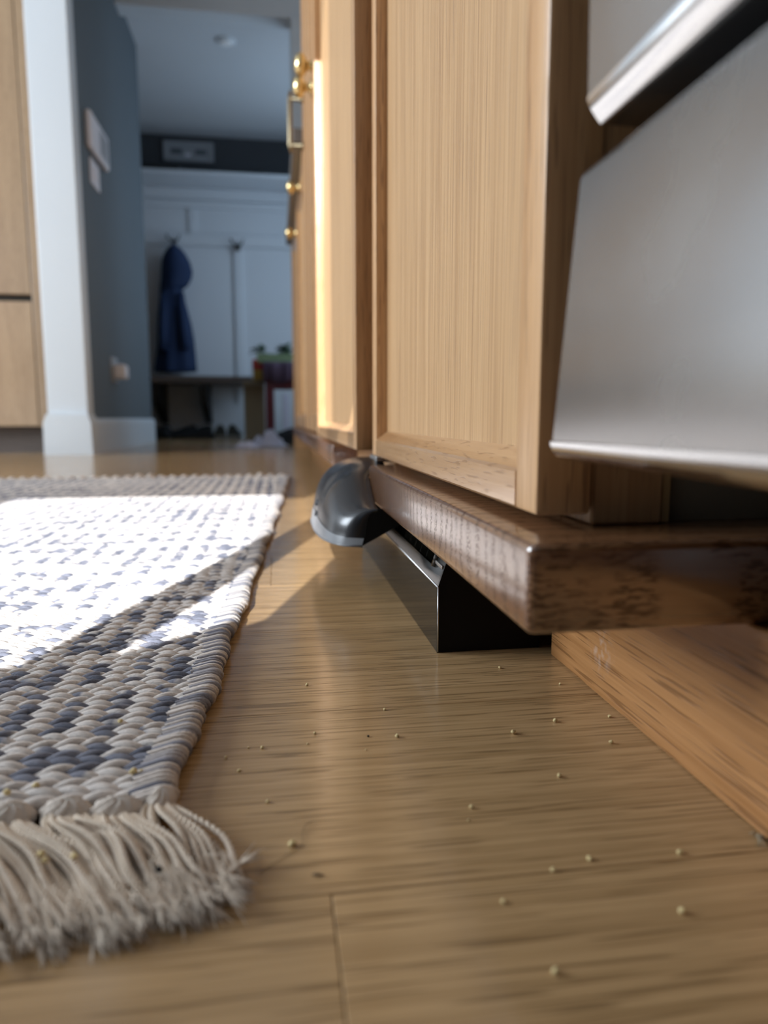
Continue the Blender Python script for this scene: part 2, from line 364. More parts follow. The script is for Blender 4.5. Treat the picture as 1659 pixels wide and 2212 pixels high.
# hallway
struct('wall_hallway', bx(-.83, -.71, 2.88, 4.32, 0, 2.5), M['slate'])
struct('wall_kitchen_end', bx(-3.5, -.83, 3.56, 3.66, 0, 2.5), M['wall_warm'])
struct('wall_mudroom', bx(-2.6, -2.5, 3.66, 5.7, 0, 2.5), M['slate'])
struct('wall_back', bx(-2.6, .85, 5.56, 5.7, 0, 2.5), M['slate_dark'])
# white column at the wall's end with its plinth
bm = bx(-.830, -.688, 2.80, 2.885, .148, 2.44, bev=.003)
struct('trim_1', bm, M['white'])
bm = B(); prism(bm, [(-.846, 0), (-.674, 0), (-.676, .118), (-.686, .150), (-.832, .150), (-.844, .118)], 2.783, 2.89)
struct('baseboard_column', bm, M['white'])
bm = B(); prism(bm, [(-.71, 0), (-.695, 0), (-.695, .118), (-.701, .134), (-.71, .136)], 2.89, 4.335)
struct('baseboard_left', bm, M['white'])
struct('trim_2', bx(-.71, .75, 3.76, 3.87, 2.065, 2.44, bev=.004), M['white'])              # header over the opening
struct('trim_3', bx(.108, .165, 3.74, 3.88, 0, 2.065, bev=.004), M['white'])               # right casing
# board and batten on the back wall
WY = 5.56
wp = struct('trim_4', bx(-2.5, .75, WY - .012, WY, .10, 1.80), M['wains'])
for z0_, z1_, d in ((.10, .24, .03), (1.385, 1.47, .036), (1.65, 1.70, .03), (1.71, 1.79, .03)):
    add('rail', bx(-2.5, .75, WY - d, WY - .012, z0_, z1_, bev=.003, seg=1), M['wains'], wp)
for xc in (-1.66, -.955, -.25, .455):
    add('batten', bx(xc - .032, xc + .032, WY - .030, WY - .012, .24, 1.385, bev=.003, seg=1), M['wains'], wp)
add('batten', bx(-.60, -.54, WY - .024, WY - .012, 1.47, 1.65, bev=.003, seg=1), M['wains'], wp)
struct('baseboard_back', bx(-2.5, .75, WY - .035, WY, 0, .10, bev=.003, seg=1), M['white'])

# ------------------------------------------------------------------ shaker doors
def rail_prof(a, b): pass
def door(parent, name, X, y0, y1, z0, z1, fw, th=.020, rec=.010, knob=None, pull=None):
    """a framed oak door facing -X with its face at X"""
    d = add(name, bx(X + rec, X + rec + .006, y0 + fw - .004, y1 - fw + .004, z0 + fw - .004, z1 - fw + .004), M['oak_panel'], parent)
    for ya, yb in ((y0, y0 + fw), (y1 - fw, y1)):
        add('stile', bx(X, X + th, ya, yb, z0, z1, bev=.0016), M['oak_v'], d, smooth=35)
    for za, zb in ((z0, z0 + fw), (z1 - fw, z1)):
        bm = B()
        if za == z0:   # lower rail: front face then a sloping inner moulding
            prism(bm, [(X + th, za), (X + .0012, za), (X, za + .0012), (X, za + fw * .62), (X + .001, za + fw * .68), (X + rec, zb), (X + th, zb)], y0 + fw, y1 - fw)
        else:
            prism(bm, [(X + th, za), (X + rec, za), (X + .001, za + fw * .32), (X, za + fw * .38), (X, zb - .001), (X + .001, zb), (X + th, zb)], y0 + fw, y1 - fw)
        add('rail', bm, M['oak_y'], d)
    if knob:
        ky, kz = knob; k = B()
        lathe(k, [(.0001, 0), (.018, 0), (.018, .003), (.009, .005), (.0075, .014), (.0125, .018), (.0195, .023), (.0210, .029), (.0170, .0355), (.009, .039), (.0001, .040)], (X, ky, kz), (-1, 0, 0), 20)
        add('knob', k, M['brass'], d, smooth=True)
    if pull:
        py, pz0, pz1 = pull; k = B()
        for z in (pz0, pz1): lathe(k, [(.0001, 0), (.011, 0), (.011, .003), (.006, .006), (.005, .034), (.0001, .036)], (X, py, z), (-1, 0, 0), 14)
        tube(k, [(X - .032, py, pz0 - .02), (X - .034, py, pz0), (X - .034, py, pz1), (X - .032, py, pz1 + .02)], [.003, .006, .006, .003], 10)
        add('handle', k, M['brass_old'], d, smooth=True)
    return d

# ------------------------------------------------------------------ near base cabinet
cab = thing('base_cabinet', (.12, .42, .0955), 'oak base cabinet beside the steel range, its near door filling the picture', 'cabinet')
add('carcass', bx(.142, .70, .247, .640, .0957, .88), M['laminate'], cab)
add('side_panel', bx(.1365, .70, .2420, .2468, .0957, .88), M['laminate'], cab)['label'] = 'grey-brown laminate side panel'
add('edge_strip', bx(.1365, .1405, .2362, .2420, .0957, .88, bev=.0006, seg=1), M['ply'], cab)['label'] = 'pale plywood edge strip'
bm = B(); box(bm, .1095, .1365, .2345, .262, .0957, .88, bev=.001, seg=1); box(bm, .1095, .1365, .262, .640, .0957, .118); box(bm, .1095, .1365, .625, .655, .118, .88)
add('face_frame', bm, M['oak_v'], cab)
door(cab, 'door', .087, .2293, .6440, .1002, .76, .022)
# ------------------------------------------------------------------ next base cabinet, door proud
cab = thing('base_cabinet', (.12, .95, .078), 'oak base cabinet above the black foot pedal, door standing proud and half in sun', 'cabinet')
add('carcass', bx(.137, .70, .657, 1.285, .078, .88), M['laminate'], cab)
bm = B(); box(bm, .109, .136, .657, 1.285, .078, .118, bev=.001, seg=1); box(bm, .109, .136, .657, .69, .118, .88); box(bm, .109, .136, 1.25, 1.285, .118, .88)
add('face_frame', bm, M['oak_y'], cab)
door(cab, 'door', .074, .6633, 1.276, .1040, .86, .024, rec=.011)
add('bumper', bx(.094, .109, .668, .684, .098, .112, bev=.002), M['plastic_w'], cab)['label'] = 'small pale door bumper'
# ------------------------------------------------------------------ worktop over both
add_o = add('worktop', bx(.060, .72, .215, 1.285, .882, .92, bev=.004), M['stone'], loc=(.39, .75, .882))
tag(add_o, 'grey stone worktop over the two base cabinets', 'worktop')
# ------------------------------------------------------------------ tall cabinets to the far end
def tall(y0, y1, label, knobs, pulls=()):
    c = thing('tall_cabinet', (.12, (y0 + y1) / 2, .0985), label, 'cabinet', 'tall oak cabinets along the right')
    add('carcass', bx(.109, .70, y0, y1, .0987, 2.2), M['oak_v'], c)
    ym = (y0 + y1) / 2
    for i, (a, b) in enumerate(((y0 + .012, ym - .003), (ym + .003, y1 - .012))):
        door(c, 'door', .087, a, b, .105, 2.17, .055, knob=knobs[i], pull=pulls[i] if pulls else None)
    return c
tall(1.29, 1.68, 'tall oak cabinet just past the sunlit door, with two brass knobs', [(1.435, .790), (1.535, .795)])
tall(1.685, 2.06, 'second tall oak cabinet, with an upright aged pull handle', [None, None], [None, (2.0, .850, .965)])
cab = thing('base_cabinet', (.12, 2.6, .0985), 'farthest oak base cabinet, beyond the tall ones by the white casing', 'cabinet')
add('carcass', bx(.109, .70, 2.065, 3.20, .0987, .88), M['oak_v'], cab)
for a_, b_, kn in ((2.075, 2.60, (2.33, .845)), (2.606, 3.19, (2.66, .79))): door(cab, 'door', .087, a_, b_, .105, .872, .05, knob=kn)
tag(add('worktop', bx(.060, .72, 2.065, 3.24, .882, .92, bev=.004), M['stone'], loc=(.39, 2.65, .882)), 'grey stone worktop over the farthest base cabinet', 'worktop')
bm = bx(.082, .70, 3.21, 3.235, 0, .881, bev=.002)
tag(add('end_panel', bm, M['oak_v'], loc=(.4, 3.22, 0)), 'oak end panel closing the cabinet run at the hallway', 'panel')

# ------------------------------------------------------------------ boards under the cabinets
def board(name, x0, x1, y0, y1, z0, z1, r, label):
    bm = bx(x0, x1, y0, y1, z0, z1, bev=r, seg=4)
    o = add(name, bm, M['oak_board'], loc=((x0 + x1) / 2, (y0 + y1) / 2, z0), smooth=35)
    return tag(o, label, 'board', 'oak boards under the cabinets')
board('skirt_board', .075, .34, .2020, .579, .0668, .0955, .0028, 'thick glossy oak board under the near cabinet, dark square end towards us')
board('skirt_board', .075, .34, .961, 3.20, .0700, .0985, .0028, 'far oak board under the cabinets beyond the pedal, its end in the sun')
tag(add('toe_kick', bx(.152, .172, -.55, .371, 0, .0666, bev=.0008, seg=1), M['oak_toe'], loc=(.162, -.1, 0)), 'oak toe kick at lower right, standing on the floor under the range', 'board')
tag(add('toe_kick', bx(.152, .172, .748, 3.20, 0, .0698, bev=.0008, seg=1), M['oak_toe'], loc=(.162, 2, 0)), 'dark oak toe kick beyond the black vent, under the far cabinets', 'board')

# ------------------------------------------------------------------ black vent box on the floor under the board
vent = thing('floor_vent', (.12, .56, 0), 'black enamelled metal vent box on the floor under the oak board', 'vent')
VY0, VY1 = .384, .744
prof = [(.089, 0), (.089, .0385), (.0973, .0628), (.1500, .0640), (.1500, 0)]
def lerp(a, b, t): return (a[0] + (b[0] - a[0]) * t, a[1] + (b[1] - a[1]) * t)
A_, B_ = prof[1], prof[2]
s0, s1 = lerp(A_, B_, .31), lerp(A_, B_, .90)
bm = B()   # sheet housing with an open slot in the sloped face
def quad(bm, p, q, ya, yb): bm.faces.new([bm.verts.new((p[0], ya, p[1])), bm.verts.new((q[0], ya, q[1])), bm.verts.new((q[0], yb, q[1])), bm.verts.new((p[0], yb, p[1]))])
quad(bm, prof[0], lerp(prof[0], A_, .985), VY0, VY1)
SY0, SY1 = .404, .715
quad(bm, lerp(A_, B_, .02), s0, VY0, VY1); quad(bm, s1, B_, VY0, VY1); quad(bm, s0, s1, VY0, SY0); quad(bm, s0, s1, SY1, VY1)
quad(bm, B_, prof[3], VY0, VY1); quad(bm, prof[3], prof[4], VY0, VY1)
add('housing', bm, M['black_gloss'], vent)
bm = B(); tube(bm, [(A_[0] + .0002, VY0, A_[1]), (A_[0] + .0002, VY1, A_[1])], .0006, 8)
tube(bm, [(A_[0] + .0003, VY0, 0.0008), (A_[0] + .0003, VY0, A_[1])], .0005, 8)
add('folded_edge', bm, M['black_edge'], vent, smooth=True)['label'] = 'folded edge, its lit highlight put in as bright metal'
bm = B(); prism(bm, prof, VY0 + .0006, VY0 + .0016)
add('end_plate', bm, M['black_matt'], vent)
bm = B(); prism(bm, prof, VY1 - .0016, VY1 - .0006)
add('end_plate', bm, M['black_matt'], vent)
off = Vector((.0123, -.0042)).normalized() * .004
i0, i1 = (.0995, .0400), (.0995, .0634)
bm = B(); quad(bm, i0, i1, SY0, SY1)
add('inner_plate', bm, M['slot'], vent)['label'] = 'metal plate inside the slot, tinted gold for the floor reflection'
for k in range(16):
    y = SY0 + .012 + k * .0185
    bm = B(); prism(bm, [(s0[0] + .0012, s0[1]), (s1[0] + .0010, s1[1]), (i1[0], i1[1]), (i0[0], i0[1])], y, y + .0008)
    add('fin', bm, M['black_gloss'], vent)
bm = B(); tube(bm, [(s0[0], SY0 + .001, s0[1]), (s1[0], SY0 + .001, s1[1])], .0022, 8); add('slot_stop', bm, M['black_gloss'], vent, smooth=True)
bm = bx(s0[0] + .0002, s0[0] + .003, VY0 + .003, VY0 + .020, s0[1] + .002, s0[1] + .0042, bev=.0005); add('clip', bm, M['black_edge'], vent)['label'] = 'small bright clip'

# ------------------------------------------------------------------ curved foot pedal
pedal = thing('foot_pedal', (.085, .62, .039), 'curved glossy black foot pedal with pale rim hanging below the second cabinet', 'pedal')
PY0, PY1, XB, ZB = .520, .752, .0905, .0386
def pedal_section(s):
    u = (s - .5) * 2; y = PY0 + s * (PY1 - PY0)
    a = (1 - abs(u) ** 3.0) ** (1 / 2.2) if abs(u) < 1 else 0
    xl = XB - (.0260 + .031 * a) if u <= 0 else XB - .057 * a
    k = min(1, max(0, (y - .520) / .095)); k = k * k * (3 - 2 * k)
    h = .0275 + .0325 * k
    if u > 0: h -= .035 * u ** 3
    q = min(1, max(0, (y - .5795) / .014)); xb = .0745 + (XB - .0745) * q
    return xl, h, max(xb, xl + .001)
def pedal_pt(s, v):
    xl, h, xb = pedal_section(s); e = .74
    c, sn = math.cos(v * PI / 2) ** e, math.sin(v * PI / 2) ** e
    x = xb - (xb - xl) * c - .0022 * max(0, 1 - v / .16) ** 2
    return Vector((x, PY0 + s * (PY1 - PY0), ZB + h * sn))
NS, NV = 44, 24
rows = [[pedal_pt(i / NS, j / NV) for j in range(NV + 1)] for i in range(NS + 1)]
bm = B(); grid(bm, rows)
sh = add('shell', bm, M['pedal'], pedal, smooth=True)
md = sh.modifiers.new('thickness', 'SOLIDIFY'); md.thickness = .002; md.offset = -1
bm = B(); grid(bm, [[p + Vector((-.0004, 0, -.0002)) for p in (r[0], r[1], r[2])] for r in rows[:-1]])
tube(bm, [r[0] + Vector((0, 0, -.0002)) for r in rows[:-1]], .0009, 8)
add('rim', bm, M['rim_reflection'], pedal, smooth=True)['label'] = 'rim with pale reflection painted in'
bm = B()    # near side cheek
pts = [pedal_pt(0, j / NV) for j in range(NV + 1)]
n_ = [bm.verts.new(p + Vector((.0004, .0010, 0))) for p in pts] + [bm.verts.new((.0905, PY0 + .0010, .0660)), bm.verts.new((.0905, PY0 + .0010, .0535))]
bm.faces.new(n_)
ck = add('cheek', bm, M['black_matt'], pedal); ck['label'] = 'matt black side cheek'
md = ck.modifiers.new('thickness', 'SOLIDIFY'); md.thickness = .0015
for (yy, zz) in ((.610, .0520), (.622, .0600)):
    xl, h, xb = pedal_section((yy - PY0) / (PY1 - PY0))
    k = (1 - ((zz - ZB) / h) ** (2 / .74)) ** (.74 / 2); x = xb - (xb - xl) * k
    bm = B(); lathe(bm, [(.0001, -.001), (.0028, -.001), (.0028, .0010), (.0020, .0018), (.0001, .0018)], (x, yy, zz), (-1, -.2, .35), 14)
    add('rivet', bm, M['pedal'], pedal, smooth=40)
bm = bx(.084, .100, .600, .640, .0965, .1015, bev=.001); add('hinge_plate', bm, M['black_edge'], pedal)

# ------------------------------------------------------------------ steel range
rg = thing('range_cooker', (.4, -.1, 0), 'brushed steel range at right, seen from below its drawer', 'cooker')
RY0, RY1 = -.55, .205
add('body', bx(.122, .70, RY0, RY1 - .004, .124, .90, bev=.003), M['black_matt'], rg)
def arc(cx, cz, r, a0, a1, n): return [(cx + r * math.cos(a0 + (a1 - a0) * i / n), cz + r * math.sin(a0 + (a1 - a0) * i / n)) for i in range(n + 1)]
low = [(.120, .1214), (.0856, .1214), (.0842, .1222), (.0830, .1240), (.0823, .1262), (.0820, .1270), (.0880, .2010), (.0886, .2026), (.0902, .2038), (.0916, .2046), (.0940, .2050), (.120, .2050)]
bm = B(); prism(bm, low, RY0, RY1)
es = [e for e in bm.edges if abs(e.verts[0].co.y - RY1) < 1e-6 and abs(e.verts[1].co.y - RY1) < 1e-6]
bmesh.ops.bevel(bm, geom=es, offset=.0012, segments=2, affect='EDGES')
add('drawer_front', bm, M['steel'], rg, smooth=35)
up = [(.122, .2160), (.0962, .2164), (.0948, .2168), (.0938, .2174), (.0905, .2218), (.0901, .2226), (.0899, .2238), (.0885, .30), (.0880, .72), (.122, .72)]
bm = B(); prism(bm, up, RY0, RY1)
es = [e for e in bm.edges if abs(e.verts[0].co.y - RY1) < 1e-6 and abs(e.verts[1].co.y - RY1) < 1e-6]
bmesh.ops.bevel(bm, geom=es, offset=.0012, segments=2, affect='EDGES')
add('oven_door', bm, M['steel'], rg, smooth=35)
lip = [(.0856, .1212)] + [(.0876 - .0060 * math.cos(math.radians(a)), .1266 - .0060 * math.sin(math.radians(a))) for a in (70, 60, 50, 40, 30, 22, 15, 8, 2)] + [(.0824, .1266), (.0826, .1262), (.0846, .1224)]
bm = B(); prism(bm, lip, RY0, RY1 - .0002); add('drawer_lip', bm, M['polished'], rg, smooth=30)['label'] = 'added lower lip strip, brightened for the rug reflection'
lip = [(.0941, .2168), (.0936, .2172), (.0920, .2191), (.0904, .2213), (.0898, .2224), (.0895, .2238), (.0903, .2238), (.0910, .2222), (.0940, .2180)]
bm = B(); prism(bm, lip, RY0, RY1 - .0002); add('door_lip', bm, M['polished'], rg, smooth=30)['label'] = 'added lower lip strip, brightened for the rug reflection'
add('control_panel', bx(.088, .122, RY0, RY1, .735, .90, bev=.003), M['steel'], rg)
for y in (-.45, .10):
    for x in (.24, .62):
        bm = B(); lathe(bm, [(.0001, 0), (.018, 0), (.018, .01), (.011, .012), (.011, .124), (.0001, .124)], (x, y, 0), (0, 0, 1), 12); add('foot', bm, M['iron'], rg)

# ------------------------------------------------------------------ woven rug
RX0, RXE, RYA, RYB = -.62, -.037, .2325, 1.590
def edge_x(y): return RXE + .0495 * (y - .234) + .0012 * math.sin(y * 41) + .0008 * math.sin(y * 117)
rug = thing('woven_rug', (-.3, .9, 0), 'cream and blue-grey woven runner with tasselled ends, half in sunlight', 'rug')
bm = B(); 
NB = 60; ys = [RYA + .003 + (RYB - RYA - .006) * i / NB for i in range(NB + 1)]
grid(bm, [[(RX0, y, .0008), (RX0, y, .0052), (edge_x(y) - .005, y, .0052), (edge_x(y) - .005, y, .0008)] for y in ys], close_v=True)
add('backing', bm, M['cream'], rug)
PITCH_R, TW = .0055, .0195
CREAM, BLUE, GREY = np.array((.66, .60, .555)), np.array((.165, .172, .215)), np.array((.33, .315, .33))
def h1(a, b): 
    v = np.sin(a * 127.1 + b * 311.7) * 43758.5453; return v - np.floor(v)
def vnoise(x, y):
    xi, yi = np.floor(x), np.floor(y); fx, fy = x - xi, y - yi; fx = fx * fx * (3 - 2 * fx); fy = fy * fy * (3 - 2 * fy)
    return (h1(xi, yi) * (1 - fx) + h1(xi + 1, yi) * fx) * (1 - fy) + (h1(xi, yi + 1) * (1 - fx) + h1(xi + 1, yi + 1) * fx) * fy
def pattern(x, y):
    q = y - RYA
    zig = np.abs(((x / .16) % 1) - .5) * 2
    v = np.sin(2 * PI * (q / .050 - .30) + 2.4 * zig) * .55 + (vnoise(x * 40 + 5, y * 110) - .5) * 1.7 + (vnoise(x * 9, y * 22 + 9) - .5) * .9
    return v - np.clip((.020 - q) / .012, 0, 1) * 1.2
V, Fc, Cc = [], [], []; nv_ = 0
def cord(P, Nn, Bn, ra, rb, col, sides):
    """P (k,3) centre line, Nn/Bn cross axes; ra/rb radii"""
    global nv_
    k = len(P); an = np.arange(sides) * 2 * PI / sides
    R = P[:, None, :] + Nn[:, None, :] * (ra * np.cos(an))[None, :, None] + Bn[:, None, :] * (rb * np.sin(an))[None, :, None]
    V.append(R.reshape(-1, 3)); Cc.append(np.repeat(col, sides, axis=0))
    i = np.arange(k - 1)[:, None] * sides; j = np.arange(sides)[None, :]; j2 = (j + 1) % sides
    f = np.stack([i + j, i + j2, i + sides + j2, i + sides + j], -1).reshape(-1, 4) + nv_
    Fc.append(f); nv_ += k * sides
rows_n = int((RYB - RYA) / PITCH_R)
for j in range(rows_n):
    y = RYA + .003 + j * PITCH_R
    near = y < .62
    segs = [(max(RX0, -.30) if near else RX0, edge_x(y) - .004 + rng.normal(0, .0006), 12 if near else 7, 7 if near else 4)]
    if near: segs.append((RX0, -.30, 6, 4))
    dirn = 1 if j % 2 else -1; ph0 = rng.uniform(0, .8) + (PI / 2) * (j % 2)
    for x0, x1, st, sd_ in segs:
        k = int((x1 - x0) / TW * st) + 2; x = np.linspace(x0, x1, k)
        for ply in (0, 1):
            ph = dirn * 2 * PI * x / TW + ply * PI + ph0
            wob = .0005 * np.sin(x * 90 + j * 1.7)
            Pc = np.stack([x, y + .00105 * np.cos(ph) + wob, .0058 + .00130 * np.sin(ph)], 1)
            T = np.gradient(Pc, axis=0); T /= np.linalg.norm(T, axis=1)[:, None]
            up_ = np.array((0, 0, 1.)); Nn = np.cross(up_, T); Nn /= np.linalg.norm(Nn, axis=1)[:, None]; Bn = np.cross(T, Nn)
            bump = np.floor(x / TW * 2 + j * .37)
            pv = pattern(x, y) + (h1(bump, np.full_like(x, j * 2. + ply)) - .5) * 1.15
            t = np.clip((pv + .28) / .14, 0, 1)[:, None] if ply else np.clip((pv - .80) / .12, 0, 1)[:, None]
            g = (h1(bump + 3, np.full_like(x, j * 3. + ply)))[:, None]
            dk = BLUE * (.75 + .5 * g) * (1 - .3 * g) + GREY * .3 * g
            col = CREAM * (.93 + .12 * g) * (1 - t) + dk * t
            cord(Pc, Nn, Bn, .0025 if ply == 0 else .0021, .0020 if ply == 0 else .0018, col, sd_)
    # selvedge wraps
    for h in (0, 1):
        yy = y + h * PITCH_R * .5; xe = edge_x(yy) + rng.normal(0, .0005)
        a = np.linspace(0, PI, 9); ph_ = rng.uniform(-.0007, .0007); sl = .0062
        Pc = np.stack([xe - .0050 + .0047 * np.sin(a), yy + sl * (a / PI - .5) + ph_, .0048 + .0034 * np.cos(a)], 1)
        Pc = np.vstack([[Pc[0, 0] - .008, Pc[0, 1] - .0026, .0072], Pc])
        T = np.gradient(Pc, axis=0); T /= np.linalg.norm(T, axis=1)[:, None]
        Nn = np.cross(np.array((0, 1., .01)), T); Nn /= np.linalg.norm(Nn, axis=1)[:, None]; Bn = np.cross(T, Nn)
        tt = rng.uniform(.45, 1.) if rng.random() < .5 else 0.
        if y - RYA < .012: tt = 1. if j == 1 and h == 0 else 0.
        c0 = (BLUE * rng.uniform(.9, 1.4)) * tt + CREAM * rng.uniform(.88, 1.03) * (1 - tt)
        cord(Pc, Nn, Bn, rng.uniform(.0015, .0020), rng.uniform(.0016, .0022), np.tile(c0, (len(Pc), 1)), 7 if y < .62 else 5)
V = np.concatenate(V); Fc = np.concatenate(Fc); Cc = np.concatenate(Cc)
def np_mesh(name, V, Fq, C=None):
    me = bpy.data.meshes.new(name); me.vertices.add(len(V)); me.vertices.foreach_set('co', V.astype(np.float32).ravel())
    me.loops.add(Fq.size); me.loops.foreach_set('vertex_index', Fq.astype(np.int32).ravel())
    me.polygons.add(len(Fq)); me.polygons.foreach_set('loop_start', np.arange(len(Fq), dtype=np.int32) * 4)
    me.polygons.foreach_set('use_smooth', np.ones(len(Fq), dtype=bool))
    if C is not None:
        a = me.attributes.new('yarn', 'FLOAT_COLOR', 'POINT'); a.data.foreach_set('color', np.c_[C, np.ones(len(C))].astype(np.float32).ravel())
    me.update(calc_edges=True); me.validate(); return me
wv = add('weave', np_mesh('weave', V, Fc, Cc), M['yarn'], rug); wv['kind'] = 'stuff'
print('weave quads', len(Fc))

def strand_mesh(path, r=.00078, turns_per_m=300, fray=14, flare=.0022, fl=.009):
    """two-ply twisted cord along a path, its tip opened into loose fibres"""
    bm = B(); pts = [Vector(p) for p in path]
    # resample with Catmull-Rom
    def cr(t):
        n = len(pts) - 1; i = min(int(t * n), n - 1); u = t * n - i
        p0, p1, p2, p3 = pts[max(i - 1, 0)], pts[i], pts[i + 1], pts[min(i + 2, n)]
        return .5 * ((2 * p1) + (p2 - p0) * u + (2 * p0 - 5 * p1 + 4 * p2 - p3) * u * u + (3 * p1 - p0 - 3 * p2 + p3) * u ** 3)
    ln = sum((pts[i + 1] - pts[i]).length for i in range(len(pts) - 1)); turns = ln * turns_per_m; k = max(int(turns * 6), 12)
    C_ = [cr(i / k) for i in range(k + 1)]
    for ply in (0, 1):
        P = []
        for i, c in enumerate(C_):
            t = (C_[min(i + 1, k)] - C_[max(i - 1, 0)]).normalized(); u = t.cross(Vector((0, 0, 1))).normalized(); v = t.cross(u)
            a = 2 * PI * turns * i / k + ply * PI; P.append(c + r * .62 * (math.cos(a) * u + math.sin(a) * v))
        tube(bm, P, r * .78, 5, cap=False)
    t = (C_[-1] - C_[-3]).normalized(); u = t.cross(Vector((0, 0, 1))).normalized()
    for q in range(fray):
        a = random.uniform(-1, 1); b = random.uniform(-.6, .8); l_ = fl * random.uniform(.6, 1.2)
        s = C_[-1] - t * .002; m1 = s + t * l_ * .5 + u * a * flare * .5 + Vector((0, 0, b * flare * .5)); e = s + t * l_ + u * a * flare * 1.3 + Vector((0, 0, b * flare - .0004))
        m1.z = max(m1.z, .0004); e.z = max(e.z, .0003)
        tube(bm, [s, m1, e], [r * .5, r * .34, .00004], 3, cap=False)
    return bm
def knot_bm(c, rx, ry, rz, seed):
    return ball(B(), c, rx, ry, rz, 40, 16, lambda th, ph: 1 + .075 * math.cos(9 * ph + 5 * th + seed) + .05 * math.sin(2 * ph + seed) * math.sin(th))
# near tassels: (knot x, y), sweep of the strands, count
TS = [(-.0405, .2320, .0190, .0480, 16), (-.0535, .2275, .0260, .0460, 15), (-.0697, .2290, .0330, .0500, 17), (-.0868, .2285, .0360, .0510, 17), (-.103, .2275, .036, .0510, 14), (-.120, .228, .034, .050, 10)]
for q, (kx, ky, dx, dy, n) in enumerate(TS):
    corner = q == 0
    kb = knot_bm((kx, ky, .0058), .0050 if corner else .0082, .0062 if corner else .0050, .0046 if corner else .0052, q * 1.7)
    tk = add('tassel', kb, M['cream'], rug, smooth=True)
    for i in range(n):
        f = (i + .5) / n - .5
        x0 = kx + f * (.008 if corner else .013); y0 = ky - .003 + random.uniform(-.001, .001)
        lift = random.choice((0, 0, .0015, .003, .005)); ln = random.uniform(.86, 1.08)
        xe = kx + dx + f * (.020 if corner else .024) + random.uniform(-.002, .002); ye = ky - dy * ln + abs(f) * .006 + (f * .010 if corner else f * .004)
        arch = (f * .010 if corner else f * .004) + random.uniform(-.0012, .0012)
        bow = random.uniform(.0, .003)
        path = [(x0, y0, .0062 + random.uniform(-.001, .001)),
                (x0 + (xe - x0) * .14 + arch * .5, y0 - .008, .0068 + lift * .5 - .0008 * (i % 3)),
                (x0 + (xe - x0) * .46 + arch + bow, y0 - .020, .0052 + lift - .0014 * (i % 3)),
                (x0 + (xe - x0) * .72 + arch * .7 + bow, y0 - .033, .0030 + lift * .7 + .0008 * (i % 2)),
                (xe, ye, .0014 + .0012 * (i % 3) + lift * .35)]
        add('strand', strand_mesh(path), M['tassel'], tk, smooth=True)
    # loose raised fibres over the strand ends
    bm = B()
    for i in range(46):
        f = random.uniform(-.5, .5); s = Vector((kx + dx * .75 + f * .02, ky - dy * random.uniform(.62, .95), random.uniform(.003, .008)))
        d = Vector((random.uniform(-.004, .009), -random.uniform(.006, .014), random.uniform(-.004, .003)))
        e = s + d; e.z = max(e.z, .0004); tube(bm, [s, s + d * .5 + Vector((0, 0, .001)), e], [.00016, .00013, .00003], 3, cap=False)
    fz = add('loose_fibres', bm, M['tassel'], tk, smooth=True); fz['kind'] = 'stuff'
for i in range(21):      # rest of the near end, left of the picture
    kx = -.137 - i * .0235; ky = .228
    bm = knot_bm((kx, ky, .0060), .0085, .0052, .0054, i)
    for s in range(9):
        f = s / 8 - .5; q_ = random.uniform(-.003, .003); tube(bm, [(kx + f * .013, ky - .003, .006), (kx + .008 + f * .016, ky - .020, .0055 + .002 * (s % 2)), (kx + .026 + f * .022 + q_, ky - .049 + q_, .0014)], [.0012, .0012, .0006], 5)
    add('tassel', bm, M['tassel'], rug, smooth=True)
for i in range(26):      # far end, out of focus
    kx = .006 - i * .0235; ky = RYB + .006
    bm = knot_bm((kx + .006, ky, .0062), .0085, .0060, .0056 + (.003 if i in (2, 12, 13) else 0), i)
    for s in range(6):
        f = s / 5 - .5; tube(bm, [(kx + .006 + f * .012, ky + .003, .006), (kx + .008 + f * .02, ky + .022, .005), (kx + .012 + f * .028, ky + .05, .0012)], [.0016, .0016, .0006], 5)
    add('tassel', bm, M['cream'], rug, smooth=True)

